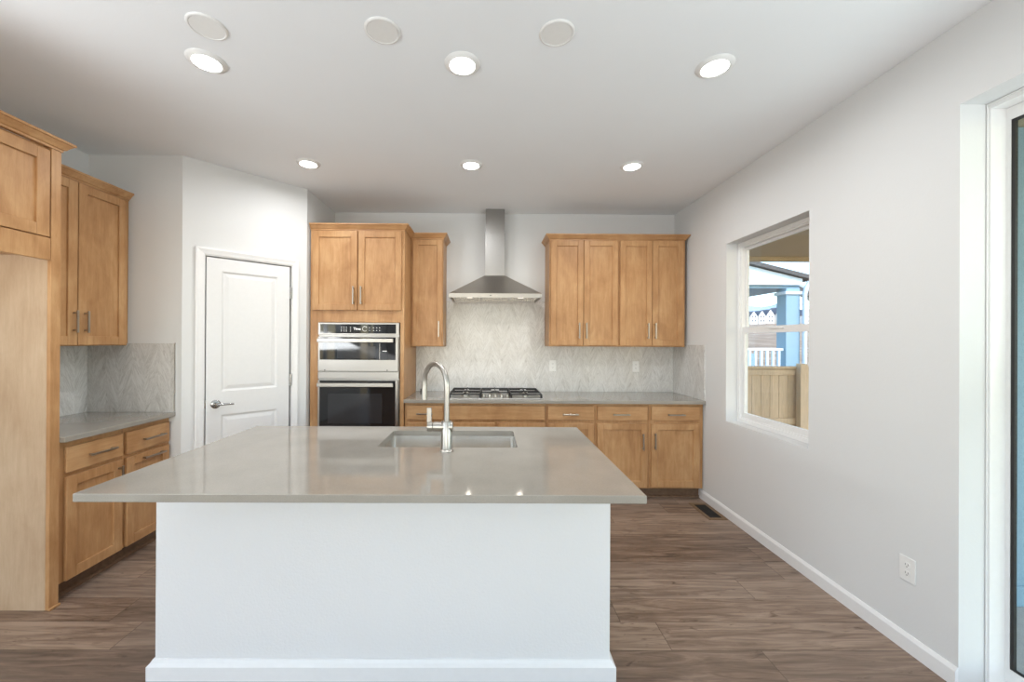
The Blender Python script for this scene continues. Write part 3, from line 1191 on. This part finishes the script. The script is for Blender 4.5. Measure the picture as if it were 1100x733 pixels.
burners = [(-.285, -.105, .036), (-.285, .115, .030), (0, .07, .052), (.285, -.105, .030), (.285, .115, .040)]
for b in burners:
    burner(*b)
for x0, x1, ya in ((-.425, -.145, -.225), (-.138, .138, -.090), (.145, .425, -.225)):
    g = MB()
    yb = .225
    z0, z1 = .038, .050
    s = .005
    for y in (ya, yb):
        g.box(x0, x1, y - s, y + s, z0, z1, .002)
    for x in (x0, x1):
        g.box(x - s, x + s, ya, yb, z0, z1, .002)
    xc = (x0 + x1) / 2
    if x1 < 0 or x0 > 0:
        g.box(x0, x1, -s, s, z0, z1, .002)
    for bx, by, r in burners:
        if x0 < bx < x1 or (abs(bx) < .01 and abs(xc) < .01):
            for ang in range(4):
                dx, dy = ((1, 0), (0, 1), (-1, 0), (0, -1))[ang]
                e = r * .75
                far = {0: x1 - bx, 2: bx - x0}.get(ang)
                if far is None:
                    lim = [ya, 0, yb] if (x1 < 0 or x0 > 0) else [ya, yb]
                    far = min(l - by for l in lim if l > by) if ang == 1 else min(by - l for l in lim if l < by)
                xa, xb = sorted((bx + dx * e, bx + dx * far))
                yc, yd = sorted((by + dy * e, by + dy * far))
                g.box(xa - (s * .8 if dy else 0), xb + (s * .8 if dy else 0), yc - (s * .8 if dx else 0), yd + (s * .8 if dx else 0), z0 + .003, z1 + .006, .002)
    for x in (x0, x1):
        for y in (ya, yb):
            g.box(x - .009, x + .009, y - .009, y + .009, .010, z0 + .004, .002)
    g.build('grate', M['black'], t)
for k in range(5):
    x = -.112 + k * .056
    kb = MB().lathe([(0, .010), (.019, .010), (.019, .016), (.015, .018), (.0135, .036), (.010, .038), (0, .038)], Matrix.Translation((x, -.165 - (.018 if k % 2 else 0), 0)))
    kb.build('knob', M['nickel'], t)

# ------------------------------------------------------------------ island
IX0, IX1, IY0, IY1 = -1.4455, .560, 1.386, 2.487
SX0, SX1, SY0, SY1 = -.560, .153, 2.003, 2.374
m = MB()
m.holed(rect(IX0, IX1, IY0, IY1), [round_rect(SX0, SX1, SY0, SY1, .018)], .886, .9155, 'xy')
bm = m.bm
ed = [e for e in bm.edges if e.calc_face_angle(0) > .5 and all(abs(v.co.x - IX0) < 1e-4 or abs(v.co.x - IX1) < 1e-4 or abs(v.co.y - IY0) < 1e-4 or abs(v.co.y - IY1) < 1e-4 for v in e.verts)]
bmesh.ops.bevel(bm, geom=ed, offset=.002, segments=1, affect='EDGES', profile=.5)
o = m.build('countertop', M['quartz'])
tag(recenter(o), 'large polished grey quartz island countertop around the sink', 'countertop')

ic = Vector((-.446, 2.08, 0))
t = thing('kitchen_island', ic, 'white textured kitchen island base under the quartz top', 'island')


def ibuild(mb, name, mat, parent=None):
    bmesh.ops.translate(mb.bm, vec=-ic, verts=mb.bm.verts)
    return mb.build(name, mat, parent or t)


BX0, BX1, BY0 = -1.425, .533, 1.712
ibuild(MB().box(BX0, BX1, BY0, BY0 + .115, 0, .8855, .001), 'front_panel', M['island_wall'])
for a, b in ((BX0, BX0 + .02), (BX1 - .02, BX1)):
    ibuild(MB().box(a, b, BY0 + .1155, 2.440, 0, .8855), 'side_panel', M['island_wall'])
IB = [(0, 0), (.022, 0), (.022, .060), (.012, .071), (.005, .083), (0, .083)]
m = MB().sweep([(BX0, 2.440), (BX0, BY0), (BX1, BY0), (BX1, 2.440)], IB)
# the sweep's outward side is to the right of travel: going towards the viewer first keeps it outside
ibuild(m, 'baseboard', M['trim'])
m = MB()
m.box(BX0 + .021, BX1 - .021, 2.400, 2.440, .10, .8855)
m.box(BX0 + .021, BX1 - .021, 2.360, 2.398, 0, .10)
ibuild(m, 'cabinet_back', M['maple'])

# sink
sk = thing('kitchen_sink', ((SX0 + SX1) / 2, (SY0 + SY1) / 2, .67), 'undermount stainless steel sink in the island top', 'sink')
tb = bmesh.new()
e = .006
loops = []
hxs, hys = (SX1 - SX0) / 2 + e, (SY1 - SY0) / 2 + e
for (z, inset, r) in ((.213, -.02, .03), (.213, 0, .024), (.03, .006, .030), (.012, .016, .030), (.004, .036, .030)):
    pts = round_rect(-hxs + inset, hxs - inset, -hys + inset, hys - inset, r)
    loops.append([tb.verts.new((x, y, z)) for x, y in pts])
for a, b in zip(loops, loops[1:]):
    n = len(a)
    for i in range(n):
        tb.faces.new((a[i], a[(i + 1) % n], b[(i + 1) % n], b[i]))
tb.faces.new(loops[-1])
for f in tb.faces:
    f.smooth = True
bmesh.ops.recalc_face_normals(tb, faces=tb.faces)
m = MB()
m.merge(tb)
so = m.build('basin', M['steel_sink'], sk)
so.data.set_sharp_from_angle(angle=math.radians(40))
md = so.modifiers.new('thickness', 'SOLIDIFY')
md.thickness = .0015
md.offset = 1
MB().lathe([(0, .0045), (.012, .0045), (.018, .008), (.042, .008), (.044, .005), (.044, .0045)], Matrix.Translation((.06, .04, 0))).build('drain', M['nickel'], sk)

# faucet
FX, FY = -.201, 1.940
fa = thing('faucet', (FX, FY, .9155), 'brushed nickel gooseneck faucet at the island sink', 'faucet')
MB().lathe([(0, 0), (.034, 0), (.034, .004), (.030, .008), (.0265, .010), (.0265, .142), (.024, .146), (0, .146)]).build('base', M['nickel'], fa)
m = MB()
m.cyl((-.066, 0, .1185), (.031, 0, .1185), .0240, n=28, bev=.002)
va = m.build('valve_body', M['nickel'], fa)
m = MB()
m.cyl((-.094, 0, .1185), (-.0665, 0, .1185), .0240, n=28, bev=.002)
ca = m.build('lever_cap', M['nickel'], fa)
MB().box(-.0965, -.0735, -.005, .005, .138, .211, .003, 2).build('lever', M['nickel'], ca)
dx, dy = -.136, .158
Ln = math.hypot(dx, dy)
ux, uy = dx / Ln, dy / Ln
R = Ln / 2
zc = .318
pts = [(0, 0, .144), (0, 0, .20), (0, 0, .26)]
for i in range(25):
    a = PI - PI * i / 24
    q = R + R * math.cos(a)
    pts.append((ux * q, uy * q, zc + R * math.sin(a) * 1.0))
pts.append((dx, dy, zc - .012))
MB().tube(pts, .0135, 20).build('spout', M['nickel'], fa)
m = MB()
m.cyl((dx, dy, zc - .012), (dx, dy, .226), .0148, .0160, n=24, bev=.002)
sh = m.build('spray_head', M['nickel'], fa)
MB().box(dx - .020, dx - .013, dy - .006, dy + .006, .255, .285, .002).build('spray_button', M['dark'], sh)

# ------------------------------------------------------------------ outlets
def outlet(loc, rz, label, group=None):
    o = thing('wall_outlet', loc, label, 'outlet', group, rz)
    MB().box(-.036, .036, -.005, 0, -.058, .058, .002).build('cover_plate', M['plastic'], o)
    for s in (-1, 1):
        r = MB().prism([(.017 * math.cos(a) if abs(math.cos(a)) < .85 else .0145 * (1 if math.cos(a) > 0 else -1), s * .0195 + .0145 * math.sin(a)) for a in [2 * PI * i / 20 for i in range(20)]],
                       -.0065, -.005, 'xz').build('receptacle', M['plastic'], o)
        sl = MB()
        sl.box(-.0075, -.0055, -.0069, -.0065, s * .0195 - .001, s * .0195 + .008)
        sl.box(.0050, .0070, -.0069, -.0065, s * .0195 - .001, s * .0195 + .008)
        sl.cyl((0, -.0069, s * .0195 - .007), (0, -.0065, s * .0195 - .007), .0025, n=10)
        sl.build('slots', M['slot'], r)
    return o


outlet((.692, YB - .0092, 1.193), 0, 'white outlet in the marble backsplash just right of the cooktop', 'outlets in the backsplash')
outlet((1.582, YB - .0092, 1.188), 0, 'white outlet in the marble backsplash near the right corner', 'outlets in the backsplash')
outlet((XR - .0002, 1.864, .384), -PI / 2, 'white outlet low on the right wall near the sliding door')

# ------------------------------------------------------------------ floor register
t = thing('floor_register', (1.893, 3.392, 0), 'brown floor vent register beside the right baseboard', 'floor vent')
MB().holed(rect(-.078, .078, -.165, .165), [rect(-.050, .050, -.130, .130)], 0, .004, 'xy').build('frame', M['register'], t)
m = MB()
m.box(-.0498, .0498, -.1298, .1298, .0001, .0008)
m.build('opening', M['dark'], t)
m = MB()
for k in range(12):
    y = -.125 + k * .0225
    m.box(-.049, .049, y, y + .004, .001, .0035)
m.box(-.002, .002, -.129, .129, .001, .0036)
m.build('louvres', M['black'], t)

# ------------------------------------------------------------------ ceiling lights and covers
where = {(-1.385, 1.942): 'round recessed ceiling light at the front left, under the cover plate',
         (-.134, 1.945): 'round recessed ceiling light in front, middle of the near row above the island',
         (1.112, 1.945): 'round recessed ceiling light nearest the sliding door',
         (-1.393, 3.055): 'round recessed ceiling light above the pantry door',
         (-.139, 3.058): 'round recessed ceiling light before the hood chimney, middle of the far row',
         (1.107, 3.056): 'round recessed ceiling light before the right wall cabinets'}
proto = None
for (x, y), label in where.items():
    if proto is None:
        t = thing('ceiling_light', (x, y, CEIL), label, 'ceiling light', 'recessed ceiling lights')
        MB().lathe([(.062, -.012), (.066, -.014), (.084, -.006), (.088, -.0005), (.062, -.0005)], None, 40).build('trim_ring', M['plastic'], t)
        MB().lathe([(0, -.0105), (.0618, -.0105), (.0618, -.004), (0, -.004)], None, 40).build('lens', M['lens'], t)
        proto = t
    else:
        t = copy_tree(proto)
        t.location = (x, y, CEIL)
        t['label'] = label
    add_light('downlight', 'AREA', (x, y, CEIL - .018), (0, 0, -1), CAN_WATTS, (.98, .985, 1), .11)
cover = {(-1.231, 1.727): 'round white blank cover plate beside the front left ceiling light',
         (-.472, 1.741): 'round white blank cover plate on the ceiling, middle of three',
         (.297, 1.745): 'round white blank cover plate on the ceiling right of the middle light'}
proto = None
for (x, y), label in cover.items():
    if proto is None:
        t = thing('ceiling_cover', (x, y, CEIL), label, 'ceiling cover', 'blank covers over the island')
        MB().lathe([(.066, -.0055), (.068, -.0075), (.072, -.0075), (.077, -.0045), (.079, -.0005), (.066, -.0005)], None, 40).build('ring', M['plastic'], t)
        MB().lathe([(0, -.0056), (.0655, -.0056), (.0655, -.001), (0, -.001)], None, 40).build('plate', M['plastic'], t)
        proto = t
    else:
        t = copy_tree(proto)
        t.location = (x, y, CEIL)
        t['label'] = label

# ================================================================== outside
struct(MB().box(2.16, 14, -6, 14, -.72, -.62).build('ground', M['earth']), 'bare earth yard outside the window', 'ground')
struct(MB().box(2.16, 3.6, -1.5, 2.9, -.62, -.10).build('patio', M['concrete']), 'concrete patio slab outside the sliding door', 'patio')
# own porch roof
t = thing('porch_roof', (4.3, 2.4, 2.75), 'tan soffit of the covered patio outside the window', 'porch roof')
MB().box(-2.13, 2.6, -4.5, 3.56, .0, .06).build('soffit', M['soffit'], t)
MB().box(-2.13, 2.6, 3.561, 3.66, -.060, .20).build('fascia', M['soffit'], t)
MB().box(-2.13, 2.6, -4.5, 3.56, .061, .20).build('roof_deck', M['shingle'], t)
t = thing('porch_column', (3.28, 2.46, -.10), 'blue painted porch column outside the sliding door', 'column')
MB().box(-.20, .20, -.13, .13, 0, 2.845, .004).build('shaft', M['blue'], t)
MB().box(-.21, .21, -.14, .14, 0, .12, .004).build('plinth', M['blue'], t)

# fence
t = thing('wooden_fence', (4.9, 6.2, -.62), 'weathered pine board fence outside the window', 'fence')
m = MB()
for k in range(46):
    x = -1.60 + k * .142
    m.box(x + .001, x + .139, 0, .018, .60 + random.uniform(-.004, .004), 1.66, .003)
m.build('boards', M['fence'], t)
for z in (.80, 1.56):
    MB().box(-1.62, 4.96, -.038, -.0005, z, z + .088, .003).build('rail', M['fence'], t)
MB().box(-1.64, 4.98, -.05, .04, 1.661, 1.700, .003).build('cap_rail', M['fence'], t)
for x in (-1.4, -.03, 2.35, 4.75):
    MB().box(x - .055, x + .055, -.135, -.0385, 0, 1.745, .004).build('post', M['fence'], t)

# neighbour's covered porch
t = thing('neighbour_porch', (6.5, 9.6, -.62), "neighbour's pale blue covered porch behind the fence", 'porch')


def nb(mb, name, mat, parent=None):
    bmesh.ops.translate(mb.bm, vec=-Vector((6.5, 9.6, -.62)), verts=mb.bm.verts)
    return mb.build(name, mat, parent or t)


nb(MB().prism([(5.0, 3.45), (7.40, 2.87), (7.40, 2.96), (5.0, 3.54)], 8.9, 11.2, 'xz'), 'roof', M['shingle'])
nb(MB().prism([(5.0, 2.77), (7.18, 2.77), (7.18, 2.91), (5.0, 3.43)], 9.0, 9.1, 'xz'), 'gable_board', M['blue_light'])
nb(MB().box(5.0, 7.18, 9.1005, 11.2, 2.70, 2.77), 'porch_ceiling', M['blue'])
co = nb(MB().box(6.80, 7.12, 9.0, 9.30, -.62, 2.699, .006), 'column', M['blue'])
nb(MB().box(6.76, 7.16, 8.96, 9.34, 2.55, 2.62, .006), 'capital', M['blue_light'], co)
ds = [(7.30, 8.96, 2.84), (7.26, 8.96, 2.76), (7.21, 8.95, 2.68), (7.18, 8.94, 2.55), (7.18, 8.94, -.6)]
nb(MB().tube(ds, .045, 10), 'downspout', M['blue_light'])
rl = MB().box(5.0, 6.79, 9.05, 9.12, 1.26, 1.32, .004)
rl.box(5.0, 6.79, 9.06, 9.11, .52, .57, .004)
rl = nb(rl, 'railing', M['blue_light'])
for k in range(13):
    x = 5.08 + k * .135
    nb(MB().box(x - .026, x + .026, 9.065, 9.105, .571, 1.259), 'baluster', M['blue_light'], rl)
nb(MB().box(5.0, 7.2, 9.0, 11.2, .30, .45), 'deck', M['concrete'])
nb(MB().box(5.0, 7.15, 10.6, 10.7, .451, 1.15), 'knee_wall', M['blue'])

nb(MB().prism([(6.3, 5.0), (11.3, 2.45), (11.3, 2.35), (6.3, 4.9)], 12.2, 12.8, 'xz'), 'upper_roof', plain('slate_blue_roof', (.36, .43, .47), .8, 0, .06, 20))
nb(MB().prism([(6.3, 4.88), (11.3, 2.33), (11.3, 2.20), (6.3, 4.75)], 12.2, 12.3, 'xz'), 'roof_fascia', M['shingle'])

# hillside and far houses
tb = bmesh.new()
rows = [(14, -.7), (30, .6), (60, 2.6), (110, 5.5), (180, 9.0), (262, 13.6), (420, 14.0)]
gridv = []
for (y, z) in rows:
    gridv.append([tb.verts.new((x * (.35 + y / 260.0), y, z + random.uniform(-.25, .25) * (y / 60.0))) for x in range(0, 520, 20)])
for a, b in zip(gridv, gridv[1:]):
    for i in range(len(a) - 1):
        tb.faces.new((a[i], a[i + 1], b[i + 1], b[i]))
bmesh.ops.recalc_face_normals(tb, faces=tb.faces)
m = MB()
m.merge(tb)
struct(m.build('hillside', M['earth']), 'bare brown hillside rising behind the porch', 'hill')

hl = ['white gabled house on the hillside, leftmost seen through the window',
      'white gabled house on the hillside, second from the left in the window',
      'white gabled house on the hillside, third from the left in the window',
      'white gabled house on the hillside just left of the blue porch column',
      'white gabled house on the hillside, right of the blue porch column']
for k, x in enumerate((168.5, 173.8, 179.2, 186.0, 202.5)):
    h = (8.2, 8.6, 9.4, 10.8, 9.6)[k]
    w = (2.3, 2.3, 2.5, 3.2, 3.0)[k]
    t = thing('house', (x, 250, 12.6), hl[k], 'house', 'houses on the hillside')
    m = MB().prism([(-w, 0), (w, 0), (w, h * .62), (0, h), (-w, h * .62)], 0, 9, 'xz')
    m.build('wall', M['house_white'], t)
    m = MB()
    for s in (-1, 1):
        m.prism([(0, h + .02), (s * (w + .3), h * .62 - .28), (s * (w + .3), h * .62 + .12), (0, h + .45)], .35, 9.4, 'xz')
    m.build('roof', M['house_roof'], t)
    for wx in (-.9, .9):
        for wz in (1.8, 4.4):
            MB().box(wx - .4, wx + .4, -.05, -.002, wz, wz + 1.3).build('window', M['house_glass'], t)

tb = bmesh.new()
lo, hi = [], []
for i in range(60):
    x = 500 + i * 40
    hgt = 138 + 14 * math.sin(i * .55) + 8 * math.sin(i * 1.7 + 1) + random.uniform(-3, 3)
    lo.append(tb.verts.new((x, 1380, -10)))
    hi.append(tb.verts.new((x + 60, 1560, hgt)))
for i in range(59):
    tb.faces.new((lo[i], lo[i + 1], hi[i + 1], hi[i]))
bmesh.ops.recalc_face_normals(tb, faces=tb.faces)
m = MB()
m.merge(tb)
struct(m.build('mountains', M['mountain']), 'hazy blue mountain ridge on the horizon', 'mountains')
